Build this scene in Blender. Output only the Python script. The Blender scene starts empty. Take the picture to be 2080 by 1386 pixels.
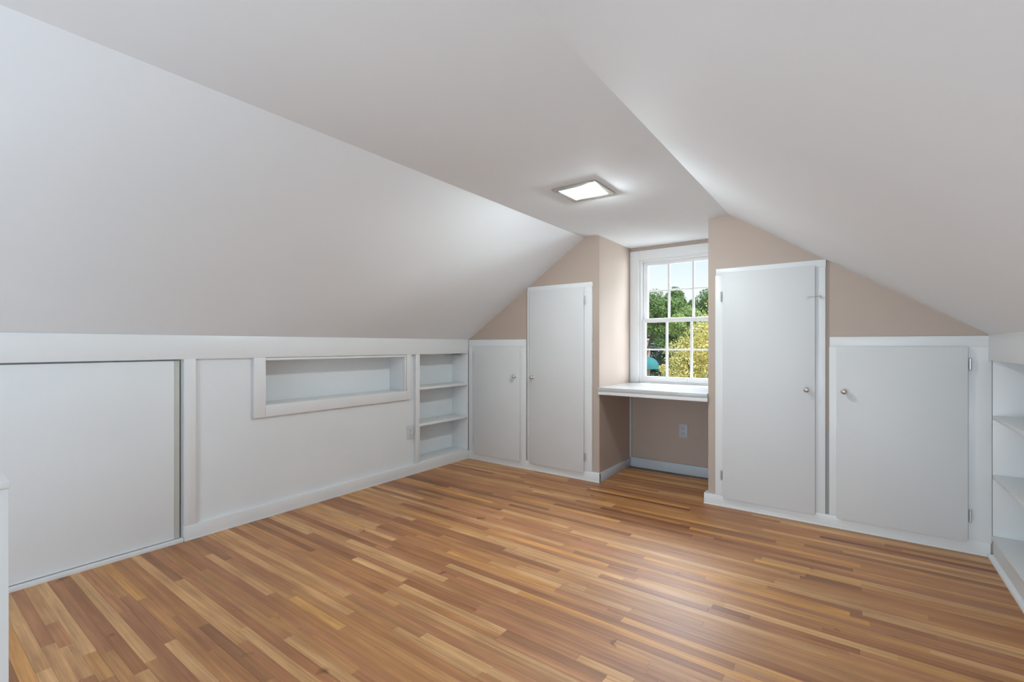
import bpy, bmesh, math, random
from mathutils import Vector, Matrix
random.seed(7)
C = bpy.context.scene.collection
S = bpy.context.scene
# ------------------------------------------------------------------ camera
cd = bpy.data.cameras.new('camera'); cam = bpy.data.objects.new('camera', cd); C.objects.link(cam)
cam.location = (0, 0, 1.08)
cam.rotation_euler = (math.radians(90), 0, math.radians(36.175))
cd.sensor_width = 36.0; cd.sensor_fit = 'HORIZONTAL'
cd.lens = 947.57 / 2080 * 36.0
cd.shift_y = 8.63 / 2080
cd.clip_start = 0.02; cd.clip_end = 400
S.camera = cam
# ------------------------------------------------------------------ colour management
S.view_settings.view_transform = 'Standard'; S.view_settings.look = 'None'
S.view_settings.gamma = 1.0; S.view_settings.use_curve_mapping = False
S.view_settings.exposure = 0.0
# ------------------------------------------------------------------ sky
W = bpy.data.worlds.new('sky'); S.world = W; W.use_nodes = True
nt = W.node_tree; nt.nodes.clear()
wo = nt.nodes.new('ShaderNodeOutputWorld'); bg = nt.nodes.new('ShaderNodeBackground')
tc = nt.nodes.new('ShaderNodeTexCoord'); sp = nt.nodes.new('ShaderNodeSeparateXYZ')
rp = nt.nodes.new('ShaderNodeValToRGB')
nt.links.new(tc.outputs['Generated'], sp.inputs[0]); nt.links.new(sp.outputs['Z'], rp.inputs[0])
e = rp.color_ramp.elements
e[0].position = 0.0; e[0].color = (0.86, 0.91, 1.0, 1)
e[1].position = 0.9; e[1].color = (0.30, 0.52, 0.90, 1)
m = e.new(0.10); m.color = (0.84, 0.90, 0.98, 1)
m = e.new(0.19); m.color = (0.66, 0.82, 0.93, 1)
nt.links.new(rp.outputs[0], bg.inputs[0]); bg.inputs[1].default_value = 1.15
nt.links.new(bg.outputs[0], wo.inputs[0])
# ------------------------------------------------------------------ sun and large lights
def sun(name, to_sun, strength, col, ang):
    d = bpy.data.lights.new(name, 'SUN'); d.energy = strength; d.color = col; d.angle = math.radians(ang)
    o = bpy.data.objects.new(name, d); C.objects.link(o)
    o.rotation_euler = Vector(to_sun).to_track_quat('Z', 'Y').to_euler(); o.location = (3, 0, 8)
    return o
sun('sun', (0.62, -0.30, 0.75), 5.0, (1.0, 0.95, 0.86), 0.6)
def area(name, loc, aim, sx, sy, power, col):
    d = bpy.data.lights.new(name, 'AREA'); d.shape = 'RECTANGLE'; d.size = sx; d.size_y = sy
    d.energy = power; d.color = col
    o = bpy.data.objects.new(name, d); C.objects.link(o); o.location = loc
    o.rotation_euler = (Vector(loc) - Vector(aim)).to_track_quat('Z', 'Y').to_euler()
    return o
# added fill light at an assumed, unseen window behind the camera
area('back_fill_light', (-0.75, -2.50, 1.15), (-1.2, 2.0, 0.95), 1.5, 1.15, 8, (0.92, 1.0, 1.08))
# fill light added behind the camera, aimed at the far left corner
area('rear_fill_light', (0.3, -2.2, 0.75), (-2.5, 3.3, 1.0), 0.6, 0.6, 22, (0.78, 1.0, 1.14))
area('ceiling_fill_light', (-1.0, -1.9, 0.42), (-0.5, 1.8, 1.6), 0.6, 0.6, 27, (0.78, 1.0, 1.20))  # second added fill, aimed upward to brighten the ceiling
# light panel added above the view outside the gable window to strengthen its daylight
area('gable_fill_light', (-1.15, 5.3, 2.75), (-1.25, 3.7, 0.95), 1.6, 1.0, 230, (0.92, 1.0, 1.12))
area('gable_side_fill_light', (-0.12, 4.80, 1.25), (-1.35, 3.75, 1.35), 1.25, 1.3, 72, (0.90, 1.0, 1.05))  # unseen panel added beside the window to light the alcove wall and slope
# ------------------------------------------------------------------ materials
def new_mat(name):
    m = bpy.data.materials.new(name); m.use_nodes = True
    b = m.node_tree.nodes['Principled BSDF']
    return m, m.node_tree, b
def N(nt, t, **k):
    n = nt.nodes.new(t)
    for a, v in k.items(): setattr(n, a, v)
    return n
def paint(name, col, rough=0.45, bump=0.02, bscale=60, var=0.03, vscale=1.6, spec=0.4):
    m, nt, b = new_mat(name)
    tc = N(nt, 'ShaderNodeTexCoord')
    n1 = N(nt, 'ShaderNodeTexNoise'); n1.inputs['Scale'].default_value = vscale; n1.inputs['Detail'].default_value = 4
    n2 = N(nt, 'ShaderNodeTexNoise'); n2.inputs['Scale'].default_value = bscale; n2.inputs['Detail'].default_value = 3
    nt.links.new(tc.outputs['Object'], n1.inputs['Vector']); nt.links.new(tc.outputs['Object'], n2.inputs['Vector'])
    r = N(nt, 'ShaderNodeValToRGB'); nt.links.new(n1.outputs['Fac'], r.inputs[0])
    lo = [c * (1 - var) for c in col]; hi = [min(1, c * (1 + var * .6)) for c in col]
    r.color_ramp.elements[0].position = .3; r.color_ramp.elements[0].color = (*lo, 1)
    r.color_ramp.elements[1].position = .7; r.color_ramp.elements[1].color = (*hi, 1)
    nt.links.new(r.outputs[0], b.inputs['Base Color'])
    bp = N(nt, 'ShaderNodeBump'); bp.inputs['Strength'].default_value = bump; bp.inputs['Distance'].default_value = .01
    nt.links.new(n2.outputs['Fac'], bp.inputs['Height']); nt.links.new(bp.outputs[0], b.inputs['Normal'])
    b.inputs['Roughness'].default_value = rough; b.inputs['Specular IOR Level'].default_value = spec
    return m
WHITE = (0.82, 0.825, 0.825)
M_trim = paint('white_trim_paint', WHITE, .34, .03, 90, .02)
M_panel = paint('white_panel_paint', (0.82, 0.84, 0.85), .5, .04, 45, .03)
M_door = paint('white_door_paint', (0.735, 0.738, 0.735), .45, .05, 30, .03)
M_ceil = paint('ceiling_paint', (0.855, 0.88, 0.905), .75, .10, 7, .025, .9, .2)
M_beige = paint('beige_wall_paint', (0.51, 0.41, 0.345), .55, .03, 60, .02)
M_base = paint('grey_baseboard_paint', (0.60, 0.65, 0.70), .38, .04, 60, .05)
M_old = paint('old_cream_paint', (0.56, 0.56, 0.50), .6, .05, 60, .08)
M_grey = paint('grey_undercoat', (0.40, 0.40, 0.385), .6, .05, 60, .05)
M_desk = paint('gloss_white_paint', (0.55, 0.55, 0.545), .20, .01, 30, .01)
M_plate = paint('outlet_plastic', (0.68, 0.70, 0.71), .3, .0, 30, .01)
M_plate2 = paint('grey_outlet_plastic', (0.52, 0.56, 0.60), .35, .0, 30, .02)
M_dark = paint('dark_void', (0.03, 0.028, 0.025), .9, .0)
def plain(name, col, rough=.5, metal=0.0):
    m, nt, b = new_mat(name); n = N(nt, 'ShaderNodeTexNoise'); n.inputs['Scale'].default_value = 40
    mx = N(nt, 'ShaderNodeMixRGB'); mx.inputs[1].default_value = (*[c * .92 for c in col], 1); mx.inputs[2].default_value = (*col, 1)
    nt.links.new(n.outputs['Fac'], mx.inputs[0]); nt.links.new(mx.outputs[0], b.inputs['Base Color'])
    b.inputs['Roughness'].default_value = rough; b.inputs['Metallic'].default_value = metal
    return m
M_chrome = plain('chrome', (0.80, 0.80, 0.80), .12, 1)
M_steel = plain('worn_steel', (0.68, 0.68, 0.67), .36, 1)
M_slot = plain('slot_black', (0.03, 0.03, 0.03), .6)
M_nickel = plain('brushed_nickel', (0.60, 0.60, 0.56), .35, 1)
# glass: clear sheet with its fresnel reflection
def glass(name, tint=(1, 1, 1), rough=0.0, refl=1.0):
    m = bpy.data.materials.new(name); m.use_nodes = True; nt = m.node_tree; nt.nodes.clear()
    o = N(nt, 'ShaderNodeOutputMaterial'); mix = N(nt, 'ShaderNodeMixShader')
    t = N(nt, 'ShaderNodeBsdfTransparent'); g = N(nt, 'ShaderNodeBsdfGlossy'); f = N(nt, 'ShaderNodeFresnel')
    t.inputs[0].default_value = (*tint, 1); g.inputs['Roughness'].default_value = rough
    f.inputs[0].default_value = 1.45
    geo = N(nt, 'ShaderNodeNewGeometry'); inv = N(nt, 'ShaderNodeMath', operation='SUBTRACT'); inv.inputs[0].default_value = 1.0; nt.links.new(geo.outputs['Backfacing'], inv.inputs[1])
    fm = N(nt, 'ShaderNodeMath', operation='MULTIPLY'); nt.links.new(f.outputs[0], fm.inputs[0]); nt.links.new(inv.outputs[0], fm.inputs[1])   # surface reflection on the entry face only
    nt.links.new(fm.outputs[0], mix.inputs[0]); nt.links.new(t.outputs[0], mix.inputs[1]); nt.links.new(g.outputs[0], mix.inputs[2])
    nt.links.new(mix.outputs[0], o.inputs[0]); return m
M_glass = glass('window_glass')
M_lens = glass('light_lens_glass', (.97, .97, .96), .08)
# floor boards: one tone per board (material), grain from world position shifted per board
def wood(name, col):
    m, nt, b = new_mat(name)
    geo = N(nt, 'ShaderNodeNewGeometry'); oi = N(nt, 'ShaderNodeObjectInfo')
    add = N(nt, 'ShaderNodeMath', operation='ADD'); nt.links.new(geo.outputs['Random Per Island'], add.inputs[0]); nt.links.new(oi.outputs['Random'], add.inputs[1])
    mul = N(nt, 'ShaderNodeMath', operation='MULTIPLY'); mul.inputs[1].default_value = 37.0; nt.links.new(add.outputs[0], mul.inputs[0])
    cx = N(nt, 'ShaderNodeCombineXYZ'); nt.links.new(mul.outputs[0], cx.inputs[2]); nt.links.new(mul.outputs[0], cx.inputs[0])
    va = N(nt, 'ShaderNodeVectorMath', operation='ADD'); nt.links.new(geo.outputs['Position'], va.inputs[0]); nt.links.new(cx.outputs[0], va.inputs[1])
    def mapped(sx, sy):
        mp = N(nt, 'ShaderNodeMapping'); mp.inputs['Scale'].default_value = (sx, sy, 1); nt.links.new(va.outputs[0], mp.inputs[0]); return mp
    g1 = N(nt, 'ShaderNodeTexNoise'); g1.inputs['Scale'].default_value = 1; g1.inputs['Detail'].default_value = 6; g1.inputs['Roughness'].default_value = .65; g1.inputs['Distortion'].default_value = .6
    nt.links.new(mapped(2.2, 95).outputs[0], g1.inputs['Vector'])
    g2 = N(nt, 'ShaderNodeTexNoise'); g2.inputs['Scale'].default_value = 1; g2.inputs['Detail'].default_value = 3
    nt.links.new(mapped(3.0, 14).outputs[0], g2.inputs['Vector'])
    wv = N(nt, 'ShaderNodeTexWave'); wv.wave_type = 'RINGS'; wv.inputs['Scale'].default_value = 1.0; wv.inputs['Distortion'].default_value = 9; wv.inputs['Detail'].default_value = 2; wv.inputs['Detail Scale'].default_value = .7
    nt.links.new(mapped(1.1, 16).outputs[0], wv.inputs['Vector'])
    r1 = N(nt, 'ShaderNodeValToRGB'); nt.links.new(g1.outputs['Fac'], r1.inputs[0])
    r1.color_ramp.elements[0].position = .28; r1.color_ramp.elements[0].color = (.68, .63, .58, 1)
    r1.color_ramp.elements[1].position = .68; r1.color_ramp.elements[1].color = (1.08, 1.08, 1.08, 1)
    r2 = N(nt, 'ShaderNodeValToRGB'); nt.links.new(g2.outputs['Fac'], r2.inputs[0])
    r2.color_ramp.elements[0].position = .3; r2.color_ramp.elements[0].color = (.78, .73, .70, 1)
    r2.color_ramp.elements[1].position = .7; r2.color_ramp.elements[1].color = (1.10, 1.12, 1.14, 1)
    r3 = N(nt, 'ShaderNodeValToRGB'); nt.links.new(wv.outputs['Fac'], r3.inputs[0])
    r3.color_ramp.elements[0].position = .0; r3.color_ramp.elements[0].color = (.90, .87, .84, 1)
    r3.color_ramp.elements[1].position = .45; r3.color_ramp.elements[1].color = (1.0, 1.0, 1.0, 1)
    # broad uneven wear and small dark spots over the whole floor
    w1 = N(nt, 'ShaderNodeTexNoise'); w1.inputs['Scale'].default_value = 2.3; w1.inputs['Detail'].default_value = 5; nt.links.new(geo.outputs['Position'], w1.inputs['Vector'])
    r4 = N(nt, 'ShaderNodeValToRGB'); nt.links.new(w1.outputs['Fac'], r4.inputs[0])
    r4.color_ramp.elements[0].position = .35; r4.color_ramp.elements[0].color = (.92, .90, .88, 1)
    r4.color_ramp.elements[1].position = .65; r4.color_ramp.elements[1].color = (1.05, 1.05, 1.05, 1)
    w2 = N(nt, 'ShaderNodeTexNoise'); w2.inputs['Scale'].default_value = 11; w2.inputs['Detail'].default_value = 4; nt.links.new(geo.outputs['Position'], w2.inputs['Vector'])
    r5 = N(nt, 'ShaderNodeValToRGB'); nt.links.new(w2.outputs['Fac'], r5.inputs[0])
    r5.color_ramp.elements[0].position = .24; r5.color_ramp.elements[0].color = (.45, .40, .36, 1)
    r5.color_ramp.elements[1].position = .31; r5.color_ramp.elements[1].color = (1, 1, 1, 1)
    last = None
    for r in (r1, r2, r3, r4, r5):
        mx = N(nt, 'ShaderNodeMixRGB', blend_type='MULTIPLY'); mx.inputs[0].default_value = 1
        if last is None: mx.inputs[1].default_value = (*col, 1)
        else: nt.links.new(last.outputs[0], mx.inputs[1])
        nt.links.new(r.outputs[0], mx.inputs[2]); last = mx
    nt.links.new(last.outputs[0], b.inputs['Base Color'])
    rr = N(nt, 'ShaderNodeMapRange'); rr.inputs['To Min'].default_value = .38; rr.inputs['To Max'].default_value = .56
    nt.links.new(w1.outputs['Fac'], rr.inputs['Value']); nt.links.new(rr.outputs[0], b.inputs['Roughness'])
    bp = N(nt, 'ShaderNodeBump'); bp.inputs['Strength'].default_value = .10; bp.inputs['Distance'].default_value = .002
    nt.links.new(g1.outputs['Fac'], bp.inputs['Height']); nt.links.new(bp.outputs[0], b.inputs['Normal'])
    b.inputs['Specular IOR Level'].default_value = .8
    return m
def lin(r, g, b, k=1.0):
    f = lambda c: ((c / 255 + .055) / 1.055) ** 2.4 if c > 10 else c / 255 / 12.92
    return tuple(min(.95, f(c) * k) for c in (r, g * .98, b * .90))
GAIN = 1.56
TONES = {'L': [(186, 146, 106), (180, 142, 104), (190, 152, 112)],
         'Y': [(186, 138, 82), (180, 136, 86), (190, 146, 92)],
         'M': [(168, 122, 80), (164, 122, 84), (172, 128, 86), (162, 116, 76)],
         'R': [(162, 114, 80), (166, 118, 84), (156, 110, 78)],
         'B': [(142, 96, 60), (148, 102, 66), (140, 98, 66)],
         'K': [(124, 80, 50), (128, 88, 60)]}
M_wood = {k: [wood('oak_%s_%d' % (k, i), lin(*c, GAIN)) for i, c in enumerate(v)] for k, v in TONES.items()}
# ------------------------------------------------------------------ mesh helpers
def box(bm, x0, x1, y0, y1, z0, z1, bev=0.0, mi=0):
    r = bmesh.ops.create_cube(bm, size=1.0)
    vs = r['verts']
    for v in vs:
        v.co = Vector(((x0 + x1) / 2 + v.co.x * (x1 - x0), (y0 + y1) / 2 + v.co.y * (y1 - y0), (z0 + z1) / 2 + v.co.z * (z1 - z0)))
    fs = list({f for v in vs for f in v.link_faces})
    for f in fs: f.material_index = mi
    if bev > 0:
        es = list({e for v in vs for e in v.link_edges})
        bmesh.ops.bevel(bm, geom=es, offset=bev, segments=2, affect='EDGES', profile=.5)
def prism(bm, pts, axis, a, b, mi=0):
    """pts: 2D polygon; axis 'y': pts are (x,z); 'x': (y,z); 'z': (x,y)"""
    def P(p, t):
        return {'y': (p[0], t, p[1]), 'x': (t, p[0], p[1]), 'z': (p[0], p[1], t)}[axis]
    va = [bm.verts.new(P(p, a)) for p in pts]; vb = [bm.verts.new(P(p, b)) for p in pts]
    n = len(pts)
    fs = [bm.faces.new(va), bm.faces.new(vb[::-1])]
    for i in range(n): fs.append(bm.faces.new((va[i], vb[i], vb[(i + 1) % n], va[(i + 1) % n])))
    for f in fs: f.material_index = mi
    bmesh.ops.recalc_face_normals(bm, faces=fs)
def cyl(bm, p0, p1, r0, r1=None, seg=14):
    r1 = r0 if r1 is None else r1
    p0 = Vector(p0); p1 = Vector(p1); d = p1 - p0
    r = bmesh.ops.create_cone(bm, cap_ends=True, segments=seg, radius1=r0, radius2=r1, depth=d.length)
    q = d.to_track_quat('Z', 'Y').to_matrix().to_4x4()
    bmesh.ops.transform(bm, matrix=Matrix.Translation((p0 + p1) / 2) @ q, verts=r['verts'])
def ball(bm, c, r, sc=(1, 1, 1), u=16, v=10):
    q = bmesh.ops.create_uvsphere(bm, u_segments=u, v_segments=v, radius=r)
    bmesh.ops.transform(bm, matrix=Matrix.Translation(c) @ Matrix.Diagonal((*sc, 1)), verts=q['verts'])
def lathe(bm, prof, c, axis, seg=24):
    """prof list of (r, h) along unit axis from c"""
    ax = Vector(axis).normalized(); q = ax.to_track_quat('Z', 'Y'); rings = []
    for r, h in prof:
        rings.append([bm.verts.new(Vector(c) + q @ Vector((max(r, 1e-4) * math.cos(2 * math.pi * i / seg), max(r, 1e-4) * math.sin(2 * math.pi * i / seg), h))) for i in range(seg)])
    for a, b in zip(rings, rings[1:]):
        for i in range(seg): bm.faces.new((a[i], a[(i + 1) % seg], b[(i + 1) % seg], b[i]))
    bm.faces.new(rings[0][::-1]); bm.faces.new(rings[-1])
def tube(bm, pts, r, seg=8):
    for a, b in zip(pts, pts[1:]): cyl(bm, a, b, r, seg=seg)
def obj(name, bm, mats, parent=None, smooth=False, **props):
    me = bpy.data.meshes.new(name); bm.normal_update(); bm.to_mesh(me); bm.free()
    for m in (mats if isinstance(mats, (list, tuple)) else [mats]): me.materials.append(m)
    if smooth:
        for p in me.polygons: p.use_smooth = True
        me.set_sharp_from_angle(angle=math.radians(40))
    o = bpy.data.objects.new(name, me); C.objects.link(o)
    if parent is not None:
        o.parent = parent; o.matrix_parent_inverse = Matrix.Translation(-Vector(parent.location)) if parent.location.length else Matrix()
    for k, v in props.items(): o[k] = v
    return o
def bx(name, mats, dims, parent=None, bev=.0015, **props):
    bm = bmesh.new()
    if dims and not isinstance(dims[0], (list, tuple)): dims = [dims]
    for d in dims: box(bm, *d, bev=bev)
    return obj(name, bm, mats, parent, smooth=bev > 0, **props)
def thing(name, label, cat, loc, group=None):
    o = bpy.data.objects.new(name, None); C.objects.link(o); o.location = loc; o.empty_display_size = .1
    o['label'] = label; o['category'] = cat
    if group: o['group'] = group
    return o
ST = dict(kind='structure')
# ------------------------------------------------------------------ main dimensions
XL, XR, YF = -2.966, 0.553, 3.351      # left trim face, right trim face, far trim face
YB, YW, YO = -2.6, 3.369, 4.005        # back wall, far wall plane, alcove back wall plane
AL, AR = -1.612, -0.800                # alcove sides
ZK, ZC = 1.138, 1.9447                 # knee-wall top, flat ceiling
XC0, XC1 = -1.7464, -0.6615            # flat ceiling strip
# ------------------------------------------------------------------ floor
floor = bx('floor', M_dark, [(-3.05, .65, YB - .05, 4.12, -.12, -.019)], bev=0, **ST)
ROWS = [(14,-2.97,-1.94,'L'),(13,-2.97,-1.9,'B'),(12,-2.97,-2.12,'R'),(11,-2.97,-2.16,'L'),(11,-2.12,-1.95,'Y'),(10,-2.97,-2.51,'L'),(10,-2.49,-2.28,'R'),(10,-2.24,-2.01,'L'),(9,-2.97,-2.34,'R'),(8,-2.6,-2.17,'L'),(15,-2.97,-2.38,'R'),(14,-2.36,-1.9,'L'),(16,-2.97,-2.53,'M'),(16,-2.48,-2.01,'R'),(17,-2.97,-2.44,'Y'),(21,-2.5,-1.88,'L'),(22,-2.66,-2.53,'R'),(24,-2.52,-1.86,'M'),(26,-2.68,-2.04,'L'),(27,-2.97,-2.54,'B'),(26,-2.51,-1.5,'L'),(28,-2.97,-2.0,'R'),(29,-2.97,-1.63,'L'),(29,-2.56,-2.02,'M'),(29,-2.02,-1.69,'B'),(31,-2.97,-1.76,'L'),(32,-2.5,-1.82,'R'),(19,-2.02,-1.52,'B'),(16,-1.96,-1.64,'L'),(40,-2.26,-1.51,'L'),(41,-1.49,-1.14,'R'),(37,-2.04,-1.66,'L'),(37,-1.63,-1.24,'B'),(36,-1.64,-1.06,'L'),(34,-1.96,-1.65,'B'),(43,-1.58,-1.18,'L'),(47,-2.28,-2.0,'B'),(44,-2.33,-2.05,'L'),(43,-2.3,-1.61,'B'),(52,-1.92,-1.44,'L'),(51,-2.19,-1.49,'B'),(30,-1.41,-0.99,'L'),(30,-1.34,-1.07,'B'),(29,-1.68,-1.42,'B'),(41,-1.14,-0.7,'B'),(36,-0.98,-0.65,'B'),(46,-1.06,-0.81,'R'),(47,-1.06,-0.73,'L'),(52,-1.44,-0.96,'L'),(54,-1.49,-0.81,'R'),(37,-0.77,-0.57,'L'),(60,-1.22,-0.86,'R'),(72,-0.63,-0.0,'B'),(74,-0.78,0.03,'Y'),(67,-0.18,0.03,'K'),(68,-0.4,0.03,'Y'),(61,-0.31,0.03,'B'),(63,-0.29,0.03,'L'),(53,-0.47,-0.33,'K'),(53,-0.29,-0.18,'B'),(53,-0.17,0.02,'B'),(49,-0.02,0.02,'L'),(67,-0.01,0.57,'K'),(84,0.14,0.57,'B'),(60,-0.01,0.25,'B'),(61,0.25,0.57,'L'),(60,0.14,0.47,'R'),(70,-0.01,0.57,'R'),(72,0.0,0.57,'Y'),(47,-2.97,-2.54,'B'),(46,-2.29,-2.05,'B'),(45,-2.85,-2.27,'L'),(44,-2.97,-2.1,'B'),(51,-2.97,-1.71,'B'),(53,-2.97,-1.67,'Y'),(55,-2.49,-1.73,'B'),(58,-2.79,-2.16,'B'),(63,-2.97,-2.18,'K'),(65,-2.97,-2.0,'Y'),(69,-2.97,-2.11,'B'),(80,-2.97,-2.44,'B'),(74,-1.54,-1.47,'L'),(73,-1.46,-1.24,'B'),(73,-2.02,-1.52,'B'),(77,-1.51,-1.3,'Y'),(76,-1.3,-0.8,'B'),(82,-1.61,-0.86,'K'),(83,-1.6,-0.88,'Y'),(63,-1.86,-1.36,'L'),(61,-1.87,-1.42,'R'),(93,-1.58,-0.98,'B'),(103,-1.56,-1.09,'K')]
W0 = .0381
fixed = {}
for r_, a_, b_, t_ in ROWS:
    if b_ - a_ < .12: continue
    if all(b_ <= p + .01 or a_ >= q - .01 for p, q, _ in fixed.get(r_, [])): fixed.setdefault(r_, []).append((a_, b_, t_))
def vis(x, y):
    t = math.radians(36.175); d = -x * math.sin(t) + y * math.cos(t); r = x * math.cos(t) + y * math.sin(t)
    if d < .1: return None
    px = 1040 + 947.6 * r / d; py = 701.6 + 947.6 * 1.08 / d
    return px, py, d
boards = []
for row in range(-69, 105):
    y0 = .008 + row * W0; y1 = y0 + W0
    if y0 > YW - .002: xa, xb = AL + .0, AR
    else: xa, xb = -2.985, .575
    if y1 > YO: break
    fx = sorted(fixed.get(row, []))
    pos = xa; segs = []
    def fill(p, q):
        while q - p > .001:
            L = random.choice([.35, .5, .6, .75, .9, 1.05, 1.2, 1.4, 1.6]) * random.uniform(.9, 1.1)
            if q - p - L < .3: L = q - p
            tone = random.choices('LYMRBK', [19, 6, 40, 21, 12, 2])[0]
            segs.append((p, p + L, tone)); p += L
    for a, b, t in fx:
        a = max(a, pos); b = min(b, xb)
        if a - pos > .25: fill(pos, a)
        else: a = pos
        if xb - b < .2: b = xb
        segs.append((a, b, t)); pos = b
    if xb - pos > .001: fill(pos, xb)
    for a, b, t in segs:
        v = [vis(a + (b - a) * k / 6, (y0 + y1) / 2) for k in range(7)]
        area_ = sum((W0 * 947 / q[2]) * ((b - a) / 7 * 947 / q[2]) for q in v if q and 0 <= q[0] <= 2080 and q[1] < 1386)
        boards.append((area_, a, b, y0, y1, t, random.choice(range(len(M_wood[t])))))
boards.sort(key=lambda b: -b[0])
def board(bm, b, mi=0):
    _, a, c, y0, y1, t, k = b
    g = random.choice((.00008, .00008, .00010, .00014, .00030)); zt = random.uniform(-.00012, .00012); ch = .00025
    x0, x1, y0, y1 = a + g, c - g, y0 + g, y1 - g
    lo = [(x0, y0), (x1, y0), (x1, y1), (x0, y1)]; hi = [(x0 + ch, y0 + ch), (x1 - ch, y0 + ch), (x1 - ch, y1 - ch), (x0 + ch, y1 - ch)]
    v0 = [bm.verts.new((*p, -.018)) for p in lo]; v1 = [bm.verts.new((*p, zt - ch)) for p in lo]; v2 = [bm.verts.new((*p, zt)) for p in hi]
    fs = [bm.faces.new(v2), bm.faces.new(v0[::-1])]
    for i in range(4):
        j = (i + 1) % 4
        fs.append(bm.faces.new((v0[i], v0[j], v1[j], v1[i]))); fs.append(bm.faces.new((v1[i], v1[j], v2[j], v2[i])))
    for f in fs: f.material_index = mi
for b in boards[:299]:
    bm = bmesh.new(); board(bm, b); obj('floorboard', bm, M_wood[b[5]][b[6]], floor)
allm = [(k, i) for k in M_wood for i in range(len(M_wood[k]))]
bm = bmesh.new()
for b in boards[299:]: board(bm, b, allm.index((b[5], b[6])))
obj('floorboards', bm, [M_wood[k][i] for k, i in allm], floor, kind='stuff')
# ------------------------------------------------------------------ ceiling
def sl(x):   # height of the sloped ceilings at x
    return ZK + (x - XL) * (ZC - ZK) / (XC0 - XL) if x < XC0 else (ZK + (XR - x) * (ZC - ZK) / (XR - XC1) if x > XC1 else ZC)
LX0, LX1, LY0, LY1 = -1.325, -1.110, 2.243, 2.452     # light opening
bm = bmesh.new()
for a, b, c, d in ((XC0, LX0, YB, 4.12), (LX1, XC1, YB, 4.12), (LX0, LX1, YB, LY0), (LX0, LX1, LY1, 4.12)):
    box(bm, a, b, c, d, ZC, ZC + .05)
ceil = obj('ceiling', bm, M_ceil, **ST)
for s in (0, 1):
    bm = bmesh.new()
    if s == 0: pts = [(-3.0, sl(-3.0)), (XC0, ZC), (XC0, ZC + .06), (-3.04, sl(-3.0) + .05)]
    else: pts = [(XC1, ZC), (.60, sl(.60)), (.64, sl(.60) + .05), (XC1, ZC + .06)]
    prism(bm, pts, 'y', YB, 4.12); obj('sloped_panel', bm, M_ceil, ceil)
# ------------------------------------------------------------------ far wall blocks (solid closets either side of the alcove)
bm = bmesh.new()
prism(bm, [(-3.02, -.02), (AL, -.02), (AL, ZC + .015), (XC0, ZC + .015), (-3.02, sl(-3.02) + .015)], 'y', YW, 4.12)
obj('wall_far_left', bm, M_beige, **ST)
bm = bmesh.new()
prism(bm, [(AR, -.02), (.80, -.02), (.80, .93), (.60, sl(.60) + .0), (.56, sl(.56) + .012), (XC1, ZC + .015), (AR, ZC + .015)], 'y', YW, 4.12)
obj('wall_far_right', bm, M_beige, **ST)
# alcove back wall with the window opening
WX0, WX1, WZ0, WZ1 = -1.532, -0.842, .750, 1.835
bm = bmesh.new()
for a, b, c, d in ((AL - .01, WX0, -.02, ZC + .01), (WX1, AR + .01, -.02, ZC + .01), (WX0, WX1, -.02, WZ0), (WX0, WX1, WZ1, ZC + .01)):
    box(bm, a, b, YO, 4.12, c, d)
obj('wall_alcove', bm, M_beige, **ST)
# ------------------------------------------------------------------ knee walls and back wall
XP = XL - .020; XG = XL - .030
NY0, NY1, NZ0, NZ1 = 1.447, 2.572, .705, .985
BY0, BY1, BZ0, BZ1 = 2.733, 3.343, .088, 1.03
bm = bmesh.new()
for a, b, c, d in ((YB, .99, 0, .0), ):
    pass
HY0, HY1, HZ0, HZ1 = NY0 - .011, NY1 + .011, NZ0 - .013, NZ1 + .013
box(bm, XG - .03, XG, 1.0, HY0, 0, 1.13); box(bm, XG - .03, XG, HY0, HY1, 0, HZ0); box(bm, XG - .03, XG, HY0, HY1, HZ1, 1.13)
box(bm, XG - .03, XG, HY1, BY0 - .013, 0, 1.13); box(bm, XG - .03, XG, BY0 - .013, YW, 0, BZ0 - .021); box(bm, XG - .03, XG, BY0, YW, BZ1, 1.13)
box(bm, XG - .03, XG, BY1 + .012, YW, BZ0, BZ1)
box(bm, XG - .06, XG - .031, YB, 1.03, 0, 1.13)
wl = obj('wall_left', bm, M_panel, **ST)
bm = bmesh.new()
for a, b, c, d in ((1.030, HY0, 0, 1.05), (HY0, HY1, 0, HZ0), (HY1, 2.655, 0, 1.05), (HY0, HY1, HZ1, 1.05)):
    box(bm, XG, XP, a, b, c, d)
obj('wall_panel', bm, M_panel, wl)
# trims on the left wall
tl = bx('trim_1', M_trim, [(XG, XL, YB, YF, 1.003, ZK - .003)], **ST)
bx('stile', M_trim, [(XG, XL, 1.006, 1.062, .083, 1.004)], tl)
bx('stile', M_trim, [(XG, XL, 2.690, BY0, .083, 1.004)], tl)
bl = bx('baseboard_left', M_trim, [(XG, XL, 1.006, YF, 0, .083)], **ST)
bx('toe_strip', M_trim, [(XL - .004, XL + .003, 1.006, YF, 0, .007)], bl, bev=.001)
bx('floor_track', M_trim, [(XG - .03, XL + .002, YB, 1.003, 0, .020)], bl)
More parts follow.
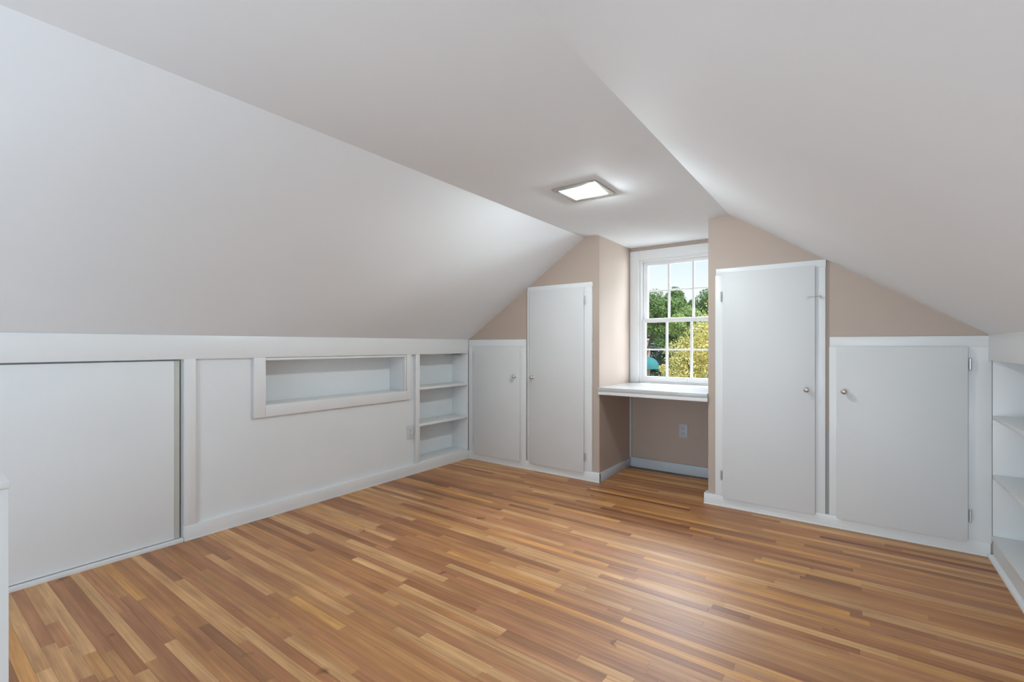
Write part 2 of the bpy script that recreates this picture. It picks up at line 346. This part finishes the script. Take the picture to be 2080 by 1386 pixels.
# right wall: plain knee wall behind the shelves with an upper band
XB = .80
bm = bmesh.new(); box(bm, XB, XB + .03, YB, YW, 0, 1.05); box(bm, XR + .03, XB + .03, YB, YW, 1.05, 1.06)
wr = obj('wall_right', bm, M_panel, **ST)
bx('trim_2', M_trim, [(XR + .003, XR + .025, YB, YF + .012, 1.003, ZK - .003)], **ST)
br = bx('baseboard_right', M_trim, [(.572, .592, YB, YF - .004, 0, .092)], **ST)
bm = bmesh.new(); n = 8
prism(bm, [(.574, 0)] + [(.574 - .020 * math.cos(a * math.pi / 2 / n), .020 * math.sin(a * math.pi / 2 / n)) for a in range(n + 1)], 'y', YB, YF - .004)
obj('shoe_moulding', bm, M_trim, br, smooth=True)
bx('wall_back', M_panel, [(-3.05, -1.50, YB - .08, YB, 0, 2.0), (0.0, .85, YB - .08, YB, 0, 2.0), (-1.50, 0.0, YB - .08, YB, 0, .58), (-1.50, 0.0, YB - .08, YB, 1.72, 2.0)], bev=0, **ST)
w2 = bx('window_2', M_trim, [(-1.58, -1.50, YB, YB + .02, .50, 1.80), (0.0, .08, YB, YB + .02, .50, 1.80), (-1.50, 0, YB, YB + .02, .50, .58), (-1.50, 0, YB, YB + .02, 1.72, 1.80)], **ST)
bx('sash', M_trim, [(-1.50, -1.46, YB - .06, YB - .03, .58, 1.72), (-.04, 0, YB - .06, YB - .03, .58, 1.72), (-1.46, -.04, YB - .06, YB - .03, .58, .63), (-1.46, -.04, YB - .06, YB - .03, 1.67, 1.72), (-1.46, -.04, YB - .06, YB - .03, 1.13, 1.17)], w2)
bx('pane', M_glass, [(-1.46, -.04, YB - .047, YB - .043, .63, 1.67)], w2, bev=0)
# ------------------------------------------------------------------ far-wall baseboards
bf = bx('baseboard_far', M_trim, [(XL + .0, AL + .010, YF, YW, 0, .076)], **ST)
bx('toe_strip', M_trim, [(XL, AL + .012, YF - .003, YF + .003, 0, .007)], bf, bev=.001)
bf2 = bx('baseboard_far_right', M_trim, [(AR - .024, XR + .012, YF, YW, 0, .072), (AR - .024, AR, YW, YW + .05, 0, .072)], **ST)
bx('toe_strip', M_trim, [(AR - .026, XR, YF - .003, YF + .003, 0, .007)], bf2, bev=.001)
ba = bx('baseboard_alcove', M_base, [(AL, AL + .010, YF + .0005, YO - .014, 0, .074), (AL, AR - .0, YO - .014, YO, 0, .083)], **ST)
bx('trim_3', M_base, [(AL, AL + .014, YO - .02, YO, .083, .70)], **ST)
# ------------------------------------------------------------------ niche
nt_ = thing('wall_niche', 'long shallow white recessed shelf box framed in the left knee wall', 'niche', (XL, (NY0 + NY1) / 2, .63))
NB = -3.165
bx('back_panel', M_panel, [(NB - .01, NB, NY0 - .01, NY1 + .01, NZ0 - .012, NZ1 + .012)], nt_, bev=0)
bx('sill', M_trim, [(NB, XP, NY0, NY1, NZ0 - .012, NZ0)], nt_)
bx('top_panel', M_panel, [(NB, XP - .01, NY0, NY1, NZ1, NZ1 + .012)], nt_)
bx('side_panel', M_panel, [(NB, XP - .01, NY1, NY1 + .010, NZ0 - .012, NZ1 + .012)], nt_)
bx('side_panel', M_panel, [(NB, XP, NY0 - .010, NY0, NZ0 - .012, NZ1 + .012)], nt_)
bx('frame_stile', M_trim, [(XP, XL + .001, 1.376, NY0, .631, 1.003)], nt_)
bx('frame_stile', M_trim, [(XP, XL + .001, 2.590, 2.640, .631, 1.003)], nt_)
bx('frame_rail', M_trim, [(XP, XL + .001, NY0, 2.590, .631, NZ0)], nt_)
bx('bead', M_trim, [(XP - .01, XL - .003, NY1, NY1 + .0135, NZ0, 1.000)], nt_)
bx('bead', M_trim, [(XP - .01, XL - .003, NY0, NY1, NZ1, 1.000)], nt_)
# ------------------------------------------------------------------ left built-in bookcase
def shelf_case_left():
    t = thing('built_in_bookcase', 'white built-in bookcase with three shelf bays in the left knee wall', 'bookcase', (XL, 3.04, .088))
    B = -3.175
    bx('back_panel', M_panel, [(B - .01, B, BY0 - .012, BY1 + .012, BZ0 - .02, BZ1)], t, bev=0)
    bx('side_panel', M_panel, [(B, XG - .0005, BY0 - .012, BY0, BZ0, BZ1)], t)
    bx('side_panel', M_panel, [(B, XL - .003, BY1, BY1 + .008, BZ0, BZ1)], t)
    bx('top_panel', M_panel, [(B, XG - .0005, BY0, BY1, BZ1 - .012, BZ1)], t)
    for z in (.722, .411): bx('shelf', M_trim, [(B, XL - .002, BY0 + .001, BY1 - .001, z - .022, z)], t)
    bx('shelf', M_trim, [(B, XL - .004, BY0, BY1, BZ0 - .020, BZ0)], t)
    for z in (.722, .411):
        bm = bmesh.new(); cyl(bm, (XL - .014, BY1 - .001, z - .028), (XL - .014, BY1 - .011, z - .028), .004); obj('shelf_pin', bm, M_steel, t, smooth=True)
    bm = bmesh.new(); box(bm, B + .05, B + .13, BY1 - .14, BY1 - .002, BZ1 - .050, BZ1 - .038, .002); obj('cleat', bm, M_old, t)
shelf_case_left()
# ------------------------------------------------------------------ right built-in bookcase
t = thing('built_in_bookcase', 'white built-in bookcase with deep shelves in the right knee wall', 'bookcase', (.68, 2.7, 0))
bx('side_panel', M_trim, [(.571, XB, YF - .001, YF + .011, .10, 1.05)], t)
bx('side_panel', M_trim, [(.571, XB, 1.55, 1.57, .10, 1.05)], t)
for z in (.722, .424): bx('shelf', M_trim, [(.5715, XB, 1.572, YF - .002, z - .020, z)], t)
bx('deck', M_trim, [(.566, XB, 1.572, YF - .002, .092, .113)], t)
bx('back_panel', M_panel, [(XB - .006, XB - .001, 1.572, YF, .113, 1.05)], t, bev=0)
# ------------------------------------------------------------------ access door in the left knee wall
t = thing('access_door', 'large plain white flush access door in the left knee wall', 'door', (XL - .02, .4, .02))
bx('panel', M_panel, [(XG - .004, XG + .012, -.30, .965, .0235, .9945)], t, bev=.001)
bx('edge_strip', M_old, [(XG - .006, XG + .010, .966, .991, .0235, .9945)], t, bev=.001)
# ------------------------------------------------------------------ cupboards
def knob(parent, x, z, y):
    bm = bmesh.new()
    lathe(bm, [(.013, 0), (.013, .003), (.007, .006), (.006, .016), (.011, .019), (.0165, .025), (.0175, .031), (.015, .036), (.009, .0395), (.0, .0405)], (x, y, z), (0, -1, 0))
    return obj('knob', bm, M_chrome, parent, smooth=True)
def hinge(parent, x, z, y, L=.056):
    bm = bmesh.new()
    cyl(bm, (x, y - .006, z - L / 2), (x, y - .006, z + L / 2), .0052)
    for s in (-1, 1): ball(bm, (x, y - .006, z + s * L / 2), .0058)
    for k in (-.2, .2): cyl(bm, (x, y - .006, z + k * L - .001), (x, y - .006, z + k * L + .001), .006)
    box(bm, x - .0035, x + .0035, y - .003, y + .0005, z - L * .42, z + L * .42)
    return obj('hinge', bm, M_steel, parent, smooth=True)
YD = YF - .019        # face of the lipped doors
def cupboard(label, frames, door, knob_p, hinge_x, hinge_z, hmat=None):
    t = thing('built_in_cupboard', label, 'cupboard', ((door[0] + door[1]) / 2, YF, 0), 'white cupboards built into the gable wall')
    for nm, (a, b, c, d) in frames: bx(nm, M_trim, [(a, b, YF - .0005, YW, c, d)], t)
    dd = bx('door', M_door, [(door[0], door[1], YD, YF - .001, door[2], door[3])], t, bev=.0025)
    knob(dd, knob_p[0], knob_p[1], YD)
    for z in hinge_z: hinge(dd, hinge_x, z, YD + .012)
    return t, dd
cupboard('low white cupboard in the far left corner, beside the left bookcase',
    [('top_rail', (XL + .002, -2.302, 1.060, 1.131)), ('stile', (XL + .003, -2.885, .076, 1.060)), ('stile', (-2.365, -2.302, .020, 1.060)), ('backing', (-2.885, -2.365, .05, 1.060))],
    (-2.885, -2.358, .063, 1.072), (-2.402, .806), -2.889, (.985, .19))
cupboard('tall narrow white cupboard left of the window alcove, under the slope',
    [('top_rail', (-2.284, -1.664, 1.545, 1.583)), ('stile', (-2.286, -2.240, .076, 1.545)), ('stile', (-1.740, -1.668, .076, 1.545)), ('backing', (-2.240, -1.740, .05, 1.545))],
    (-2.252, -1.732, .063, 1.546), (-2.214, .806), -1.722, (1.44, .19))
t3, d3 = cupboard('tallest white cupboard right of the window alcove, with hook latch',
    [('top_rail', (-.747, -.131, 1.550, 1.593)), ('stile', (-.751, -.690, .072, 1.550)), ('stile', (-.190, -.133, .072, 1.550)), ('backing', (-.690, -.190, .05, 1.550))],
    (-.702, -.184, .062, 1.560), (-.226, .812), -.711, (1.405, .212))
cupboard('wide low white cupboard in the far right corner',
    [('top_rail', (-.113, XR + .016, 1.072, 1.129)), ('stile', (-.115, -.055, .072, 1.072)), ('stile', (.475, XR + .016, .072, 1.072)), ('backing', (-.055, .475, .05, 1.072))],
    (-.078, .479, .066, 1.073), (-.042, .812), .488, (.982, .198))
bx('trim_4', M_grey, [(-.132, -.116, YW - .0045, YW, .072, .585)], bev=0, **ST)
# hook and eye
bm = bmesh.new(); hz = 1.372; hy = YD - .006
for i in range(12):
    a = i * math.pi / 6; b = a + math.pi / 6
    cyl(bm, (-.222 + .006 * math.cos(a), hy, hz + .006 * math.sin(a)), (-.222 + .006 * math.cos(b), hy, hz + .006 * math.sin(b)), .0016, seg=6)
cyl(bm, (-.228, YD, hz), (-.228, hy, hz), .002); tube(bm, [(-.216, hy, hz), (-.160, hy, hz), (-.154, hy + .004, hz), (-.152, hy + .010, hz)], .0018)
obj('hook', bm, M_steel, d3, smooth=True)
bm = bmesh.new()
for i in range(12):
    a = i * math.pi / 6; b = a + math.pi / 6
    cyl(bm, (-.157, YF - .012 + .007 * math.cos(a), hz + .007 * math.sin(a)), (-.157, YF - .012 + .007 * math.cos(b), hz + .007 * math.sin(b)), .0016, seg=6)
cyl(bm, (-.157, YF - .005, hz), (-.157, YF + .001, hz), .004); cyl(bm, (-.157, YF - .012, hz - .010), (-.157, YF - .012, hz + .010), .0018, seg=6); cyl(bm, (-.167, YF - .012, hz), (-.142, YF - .012, hz), .0018, seg=6)
obj('hook_eye', bm, M_steel, t3, smooth=True)
# ------------------------------------------------------------------ desk in the alcove
t = thing('built_in_desk', 'glossy white built-in desk shelf under the window in the alcove', 'desk', (-1.2, 3.65, .695))
bm = bmesh.new(); box(bm, AL, AR, YW - .032, YO - .001, .724, .751, .003); obj('desktop', bm, M_desk, t, smooth=True)
bx('apron', M_trim, [(AL, AR, YW - .024, YW - .004, .694, .724)], t)
bx('cleat', M_trim, [(AL + .001, AL + .02, YW + .0, YO - .02, .700, .724)], t)
# ------------------------------------------------------------------ window
w1 = bx('window_1', M_trim, [(AL + .001, WX0, YO - .016, YO + .004, .7515, 1.912), (WX1, AR - .001, YO - .016, YO + .004, .7515, 1.912), (WX0, WX1, YO - .016, YO + .004, 1.832, 1.912)], bev=.003, **ST)
bx('jamb', M_trim, [(WX0, WX0 + .016, YO, YO + .10, .7515, WZ1), (WX1 - .016, WX1, YO, YO + .10, .7515, WZ1), (WX0 + .016, WX1 - .016, YO, YO + .10, 1.822, WZ1), (WX0 + .016, WX1 - .016, YO - .0, YO + .10, .7515, .762)], w1)
bx('stop_bead', M_trim, [(WX0 + .016, WX0 + .024, YO + .003, YO + .014, .762, 1.822), (WX1 - .024, WX1 - .016, YO + .003, YO + .014, .762, 1.822), (WX0 + .024, WX1 - .024, YO + .003, YO + .014, 1.812, 1.822)], w1)
def sash(name, y0, y1, x0, x1, z0, z1, sl_, tr, brl, mun_x, mun_z):
    s = bx(name, M_trim, [(x0, x0 + sl_, y0, y1, z0, z1), (x1 - sl_, x1, y0, y1, z0, z1), (x0 + sl_, x1 - sl_, y0, y1, z0, z0 + brl), (x0 + sl_, x1 - sl_, y0, y1, z1 - tr, z1)], w1, bev=.002)
    g0, g1, h0, h1 = x0 + sl_, x1 - sl_, z0 + brl, z1 - tr
    for m in mun_x: bx('muntin', M_trim, [(m - .009, m + .009, y0 + .006, y1 - .004, h0, h1)], s, bev=.003)
    for m in mun_z: bx('muntin', M_trim, [(g0, g1, y0 + .007, y1 - .005, m - .007, m + .007)], s, bev=.003)
    xs = [g0] + [q for m in mun_x for q in (m - .009, m + .009)] + [g1]; zs = [h0] + [q for m in mun_z for q in (m - .007, m + .007)] + [h1]
    ym = (y0 + y1) / 2 + .002
    for i in range(0, len(xs), 2):
        for j in range(0, len(zs), 2): bx('pane', M_glass, [(xs[i], xs[i + 1], ym - .0015, ym + .0015, zs[j], zs[j + 1])], s, bev=0)
sash('lower_sash', YO + .014, YO + .046, WX0 + .017, WX1 - .017, .763, 1.313, .036, .034, .044, (-1.296, -1.091), (1.042,))
sash('upper_sash', YO + .050, YO + .082, WX0 + .017, WX1 - .017, 1.284, 1.821, .043, .036, .034, (-1.289, -1.084), (1.560,))
bm = bmesh.new(); box(bm, -1.19, -1.12, YO + .004, YO + .0145, .776, .790, .003); obj('sash_lift', bm, M_trim, w1, smooth=True)
# ------------------------------------------------------------------ outlets
def outlet(label, place, mat):
    """built in local coords facing -Y, then placed"""
    t = thing('wall_outlet', label, 'outlet', place[0]); t.rotation_euler = (0, 0, place[1])
    def P(name, bm, m, par=t, sm=True):
        me = bpy.data.meshes.new(name); bm.normal_update(); bm.to_mesh(me); bm.free(); me.materials.append(m)
        if sm:
            for p in me.polygons: p.use_smooth = True
            me.set_sharp_from_angle(angle=math.radians(40))
        o = bpy.data.objects.new(name, me); C.objects.link(o); o.parent = par; return o
    bm = bmesh.new(); box(bm, -.035, .035, -.0055, 0, -.057, .057, .002); P('cover_plate', bm, mat)
    for s in (-1, 1):
        z = s * .0195
        bm = bmesh.new(); box(bm, -.0165, .0165, -.0075, -.005, z - .0145, z + .0145, .001)
        r = P('receptacle', bm, mat)
        bm = bmesh.new(); box(bm, -.008, -.0055, -.0079, -.0070, z - .002, z + .0065); box(bm, .0055, .008, -.0079, -.0070, z - .002, z + .0065); cyl(bm, (0, -.0079, z - .008), (0, -.0070, z - .008), .0028)
        P('slots', bm, M_slot, r, False)
    bm = bmesh.new(); cyl(bm, (0, -.0068, 0), (0, -.005, 0), .003); P('screw', bm, M_steel)
outlet('white duplex outlet on the left knee wall beside the bookcase', ((XP, 2.640, .353), math.radians(90)), M_plate)
outlet('grey duplex outlet on the beige alcove wall under the desk', ((-1.149, YO, .363), 0), M_plate2)
# ------------------------------------------------------------------ ceiling light
t = thing('ceiling_light', 'square recessed ceiling light with metal frame and lit bulb', 'light fixture', (-1.2175, 2.3475, ZC))
fx0, fx1, fy0, fy1 = -1.349, -1.086, 2.216, 2.478
bx('frame', M_nickel, [(fx0, LX0 + .006, fy0, fy1, ZC - .009, ZC - .0005), (LX1 - .006, fx1, fy0, fy1, ZC - .009, ZC - .0005), (LX0 + .006, LX1 - .006, fy0, LY0 + .006, ZC - .009, ZC - .0005), (LX0 + .006, LX1 - .006, LY1 - .006, fy1, ZC - .009, ZC - .0005)], t)
M_can = paint('reflector_grey', (.20, .20, .195), .4, .0)
bx('housing', M_can, [(LX0 - .004, LX0 + .001, LY0 - .004, LY1 + .004, ZC - .0002, ZC + .10), (LX1 - .001, LX1 + .004, LY0 - .004, LY1 + .004, ZC - .0002, ZC + .10), (LX0, LX1, LY0 - .004, LY0 + .001, ZC - .0002, ZC + .10), (LX0, LX1, LY1 - .001, LY1 + .004, ZC - .0002, ZC + .10), (LX0 - .004, LX1 + .004, LY0 - .004, LY1 + .004, ZC + .10, ZC + .105)], t, bev=0)
bx('lens', M_lens, [(LX0 + .002, LX1 - .002, LY0 + .002, LY1 - .002, ZC - .004, ZC - .001)], t, bev=0)
M_bulb = bpy.data.materials.new('lit_bulb'); M_bulb.use_nodes = True
bb = M_bulb.node_tree.nodes['Principled BSDF']; bb.inputs['Emission Color'].default_value = (1, .93, .80, 1); bb.inputs['Emission Strength'].default_value = 28
bm = bmesh.new(); ball(bm, (-1.165, 2.385, ZC + .05), .028, (1.15, 1, 1)); obj('bulb', bm, M_bulb, t, smooth=True)
bm = bmesh.new(); cyl(bm, (-1.135, 2.385, ZC + .05), (-1.108, 2.385, ZC + .05), .016, .018); obj('socket', bm, M_can, t, smooth=True)
d = bpy.data.lights.new('bulb_light', 'POINT'); d.energy = 38; d.color = (0.90, 1.0, 1.04); d.shadow_soft_size = .04
o = bpy.data.objects.new('bulb_light', d); C.objects.link(o); o.location = (-1.175, 2.375, ZC + .006); o.parent = t; o.matrix_parent_inverse = Matrix.Translation(-Vector(t.location))
# ------------------------------------------------------------------ stair half wall at the near left
t = thing('stair_half_wall', 'end of the white painted half wall at the near left, by the stairs', 'half wall', (-1.26, -.3, 0))
bx('panel', M_panel, [(-1.60, -1.1605, -.9, .1355, 0, .836)], t, bev=.001)
bm = bmesh.new(); box(bm, -1.61, -1.159, -.91, .137, .836, .85, .002); obj('cap', bm, M_trim, t, smooth=True)
# ------------------------------------------------------------------ outside
M_ground = paint('dry_grass_ground', (.28, .30, .16), .9, .3, 3, .3)
bm = bmesh.new(); box(bm, -60, 60, 5, 90, -3.2, -3.0); obj('ground', bm, M_ground, **ST)
def leafmat(name, cols, trans=.25):
    m, nt, b = new_mat(name)
    geo = N(nt, 'ShaderNodeNewGeometry'); r = N(nt, 'ShaderNodeValToRGB'); nt.links.new(geo.outputs['Random Per Island'], r.inputs[0])
    r.color_ramp.elements[0].color = (*cols[0], 1); r.color_ramp.elements[1].color = (*cols[-1], 1)
    for i, c in enumerate(cols[1:-1]):
        x = r.color_ramp.elements.new((i + 1) / (len(cols) - 1)); x.color = (*c, 1)
    nt.links.new(r.outputs[0], b.inputs['Base Color']); b.inputs['Roughness'].default_value = .55
    tr = N(nt, 'ShaderNodeBsdfTranslucent'); nt.links.new(r.outputs[0], tr.inputs[0]); mx = N(nt, 'ShaderNodeMixShader'); mx.inputs[0].default_value = trans
    out = nt.nodes['Material Output']; nt.links.new(b.outputs[0], mx.inputs[1]); nt.links.new(tr.outputs[0], mx.inputs[2]); nt.links.new(mx.outputs[0], out.inputs[0])
    return m
L_yel = leafmat('yellow_leaves', [(.45, .42, .10), (.86, .76, .30), (.66, .60, .14), (.95, .88, .48)], .3)
L_grn = leafmat('green_leaves', [(.10, .20, .05), (.22, .36, .10), (.15, .27, .08), (.34, .46, .18)])
L_lime = leafmat('lime_leaves', [(.22, .36, .08), (.42, .55, .16), (.32, .45, .12), (.55, .62, .25)])
L_drk = leafmat('dark_leaves', [(.03, .07, .06), (.06, .12, .09), (.04, .09, .05), (.09, .15, .10)], .1)  # dark evergreen green, with the back trees' shade put into the colour
M_bark = paint('bark', (.12, .09, .07), .9, .4, 20, .3)
def tree(name, label, base, cen, rad, nleaf, size, mat, seed, nblob=60, blob=.32):
    rnd = random.Random(seed); t = thing(name, label, 'tree', base)
    bm = bmesh.new(); cx, cy, cz = cen
    cyl(bm, base, (cx, cy, cz), .07 * rad[0], .04 * rad[0], 10)
    blobs = []
    for i in range(nblob):
        while True:
            v = Vector((rnd.uniform(-1, 1), rnd.uniform(-1, 1), rnd.uniform(-1, 1)))
            if .2 < v.length < 1: break
        v = v.normalized() * (rnd.uniform(.45, .92))
        c = Vector((cx + v.x * rad[0], cy + v.y * rad[1], cz + v.z * rad[2]))
        blobs.append((c, blob * min(rad) * rnd.uniform(.6, 1.2)))
        if i < 26: cyl(bm, (cx, cy, cz - rad[2] * .5), c, .03 * rad[0], .008 * rad[0], 6)
    obj('trunk', bm, M_bark, t, smooth=True)
    vs = []; fs = []
    for i in range(nleaf):
        c, br = blobs[rnd.randrange(nblob)]
        n = Vector((rnd.gauss(0, 1), rnd.gauss(0, 1), rnd.gauss(0, 1) + .25)).normalized()
        p = c + n * br * rnd.uniform(.75, 1.08)
        q = (n + Vector((rnd.gauss(0, .5), rnd.gauss(0, .5), rnd.gauss(0, .5)))).normalized()
        u = q.orthogonal().normalized(); u = Matrix.Rotation(rnd.uniform(0, 6.28), 3, q) @ u; w = q.cross(u); s = size * rnd.uniform(.6, 1.2)
        k = len(vs)
        for a, b in ((-.5, 0), (-.1, .28), (.5, 0), (-.1, -.28)): vs.append(p + u * a * s + w * b * s)
        fs.append((k, k + 1, k + 2, k + 3))
    me = bpy.data.meshes.new('foliage'); me.from_pydata(vs, [], fs); me.materials.append(mat); me.update()
    o = bpy.data.objects.new('foliage', me); C.objects.link(o); o.parent = t; o.matrix_parent_inverse = Matrix.Translation(-Vector(base)); o['kind'] = 'stuff'
tree('maple_tree', 'bright yellow-green leafy tree closest outside the window, at right', (-2.1, 9.4, -3.0), (-2.08, 9.4, .10), (1.08, .95, 1.85), 42000, .048, L_yel, 3, 130, .27)
tree('broadleaf_tree', 'light green leafy tree just above and left of the yellow tree', (-4.1, 14.6, -3.0), (-4.0, 14.6, 1.72), (.62, .5, .42), 8000, .075, L_lime, 8, 40, .40)
tree('broadleaf_tree', 'mid-green tree at the left edge of the upper sash', (-8.4, 20, -3.0), (-6.8, 20, 2.45), (1.25, .9, .85), 14000, .095, L_grn, 21, 60, .36)
tree('broadleaf_tree', 'tallest green tree, its crown rising into the sky behind the middle panes', (-6.6, 23.5, -3.0), (-6.5, 23.5, 2.35), (2.6, 1.2, 1.75), 28000, .115, L_grn, 5, 90, .30)
tree('broadleaf_tree', 'distant green tree at the right edge of the upper sash', (-5.8, 32, -3.0), (-6.6, 32, 2.2), (3.0, 1.4, 2.7), 19000, .16, L_grn, 11, 90, .30)
tree('evergreen_tree', 'dark bluish shaded tree low at the left, behind the brick shop', (-13.4, 41, -3.0), (-13.2, 41, -.4), (4.2, 2.2, 3.8), 24000, .26, L_drk, 13, 130, .32)
tree('evergreen_tree', 'dark shaded tree between the shop and the yellow tree', (-10.8, 36.2, -3.0), (-10.9, 36.2, -1.2), (2.0, 1.0, 2.9), 12000, .20, L_drk, 17, 80, .34)
tree('shrub_tree', 'small yellow-green bush low beside the shop at the left of the window', (-4.12, 12.6, -3.0), (-4.12, 12.6, -.25), (.33, .3, .85), 4500, .065, L_yel, 19, 30, .38)
# brick shop with teal awning
M_brick, nt, b = new_mat('pink_brick')
bk = N(nt, 'ShaderNodeTexBrick'); tcn = N(nt, 'ShaderNodeTexCoord'); mp = N(nt, 'ShaderNodeMapping'); mp.inputs['Rotation'].default_value = (math.radians(90), 0, 0)
nt.links.new(tcn.outputs['Object'], mp.inputs[0]); nt.links.new(mp.outputs[0], bk.inputs['Vector'])
bk.inputs['Color1'].default_value = (.55, .33, .26, 1); bk.inputs['Color2'].default_value = (.62, .42, .33, 1); bk.inputs['Mortar'].default_value = (.6, .52, .45, 1); bk.inputs['Scale'].default_value = 6
nt.links.new(bk.outputs[0], b.inputs['Base Color']); b.inputs['Roughness'].default_value = .9
M_teal = plain('teal_canvas', (.04, .24, .27), .8)
M_stone = plain('pale_coping', (.62, .56, .50), .8)
M_red = plain('red_paint', (.5, .12, .08), .6)
t = thing('brick_shop', 'pinkish brick shop corner with teal dome awning, far outside at left', 'building', (-14.5, 31, -3.0))
bm = bmesh.new(); prism(bm, [(-18.5, 30), (-10.75, 30), (-12.1, 33.8), (-18.5, 33.8)], 'z', -3.0, 1.40); obj('wall', bm, M_brick, t)
bm = bmesh.new(); prism(bm, [(-18.6, 29.92), (-10.70, 29.92), (-12.05, 33.9), (-18.6, 33.9)], 'z', 1.40, 1.52); obj('coping', bm, M_stone, t)
bx('shopfront_glass', M_slot, [(-13.4, -11.9, 29.95, 30.02, -2.9, -.45)], t, bev=0)
bx('shop_door', M_red, [(-11.75, -11.1, 29.93, 30.02, -2.95, -.45)], t, bev=0)
bm = bmesh.new(); n = 12; R = .62
rings = []
for i in range(n // 2 + 1):
    a = i * math.pi / n
    rings.append([bm.verts.new((-11.15 + 1.0 * x_, 30 - R * 1.1 * math.cos(a) * y_, -.30 + R * math.sin(a))) for x_, y_ in [(math.cos(k * math.pi / 14) * math.cos(a * .85), math.sin(k * math.pi / 14)) for k in range(15)]])
for a, b_ in zip(rings, rings[1:]):
    for i in range(14): bm.faces.new((a[i], a[i + 1], b_[i + 1], b_[i]))
r0 = rings[0]; lo = [bm.verts.new(v.co - Vector((0, 0, .16))) for v in r0]
for i in range(14): bm.faces.new((r0[i], lo[i], lo[i + 1], r0[i + 1]))
obj('awning', bm, M_teal, t, smooth=True)
M_wire = plain('pale_cable', (.55, .57, .60), .5)
t = thing('utility_pole', 'utility pole mostly hidden by trees, with pale cables running to the shop', 'pole', (-6.5, 26, -3.0))
bm = bmesh.new(); cyl(bm, (-6.5, 26, -3.0), (-6.5, 26, 1.5), .11, .08, 12); obj('post', bm, M_bark, t, smooth=True)
bm = bmesh.new(); box(bm, -7.1, -5.9, 25.95, 26.05, 1.02, 1.12, .01); obj('crossarm', bm, M_bark, t)
for za, zb, xa in ((1.02, 1.38, -6.9), (.80, 1.16, -6.55), (1.02, 1.30, -6.1)):
    bm = bmesh.new(); pts = [(xa + (-11.6 - xa) * k / 12, 26 + 3.98 * k / 12, za + (zb - za) * k / 12 - .10 * math.sin(math.pi * k / 12)) for k in range(13)]
    tube(bm, pts, .013, 6); obj('overhead_cable', bm, M_wire, t)
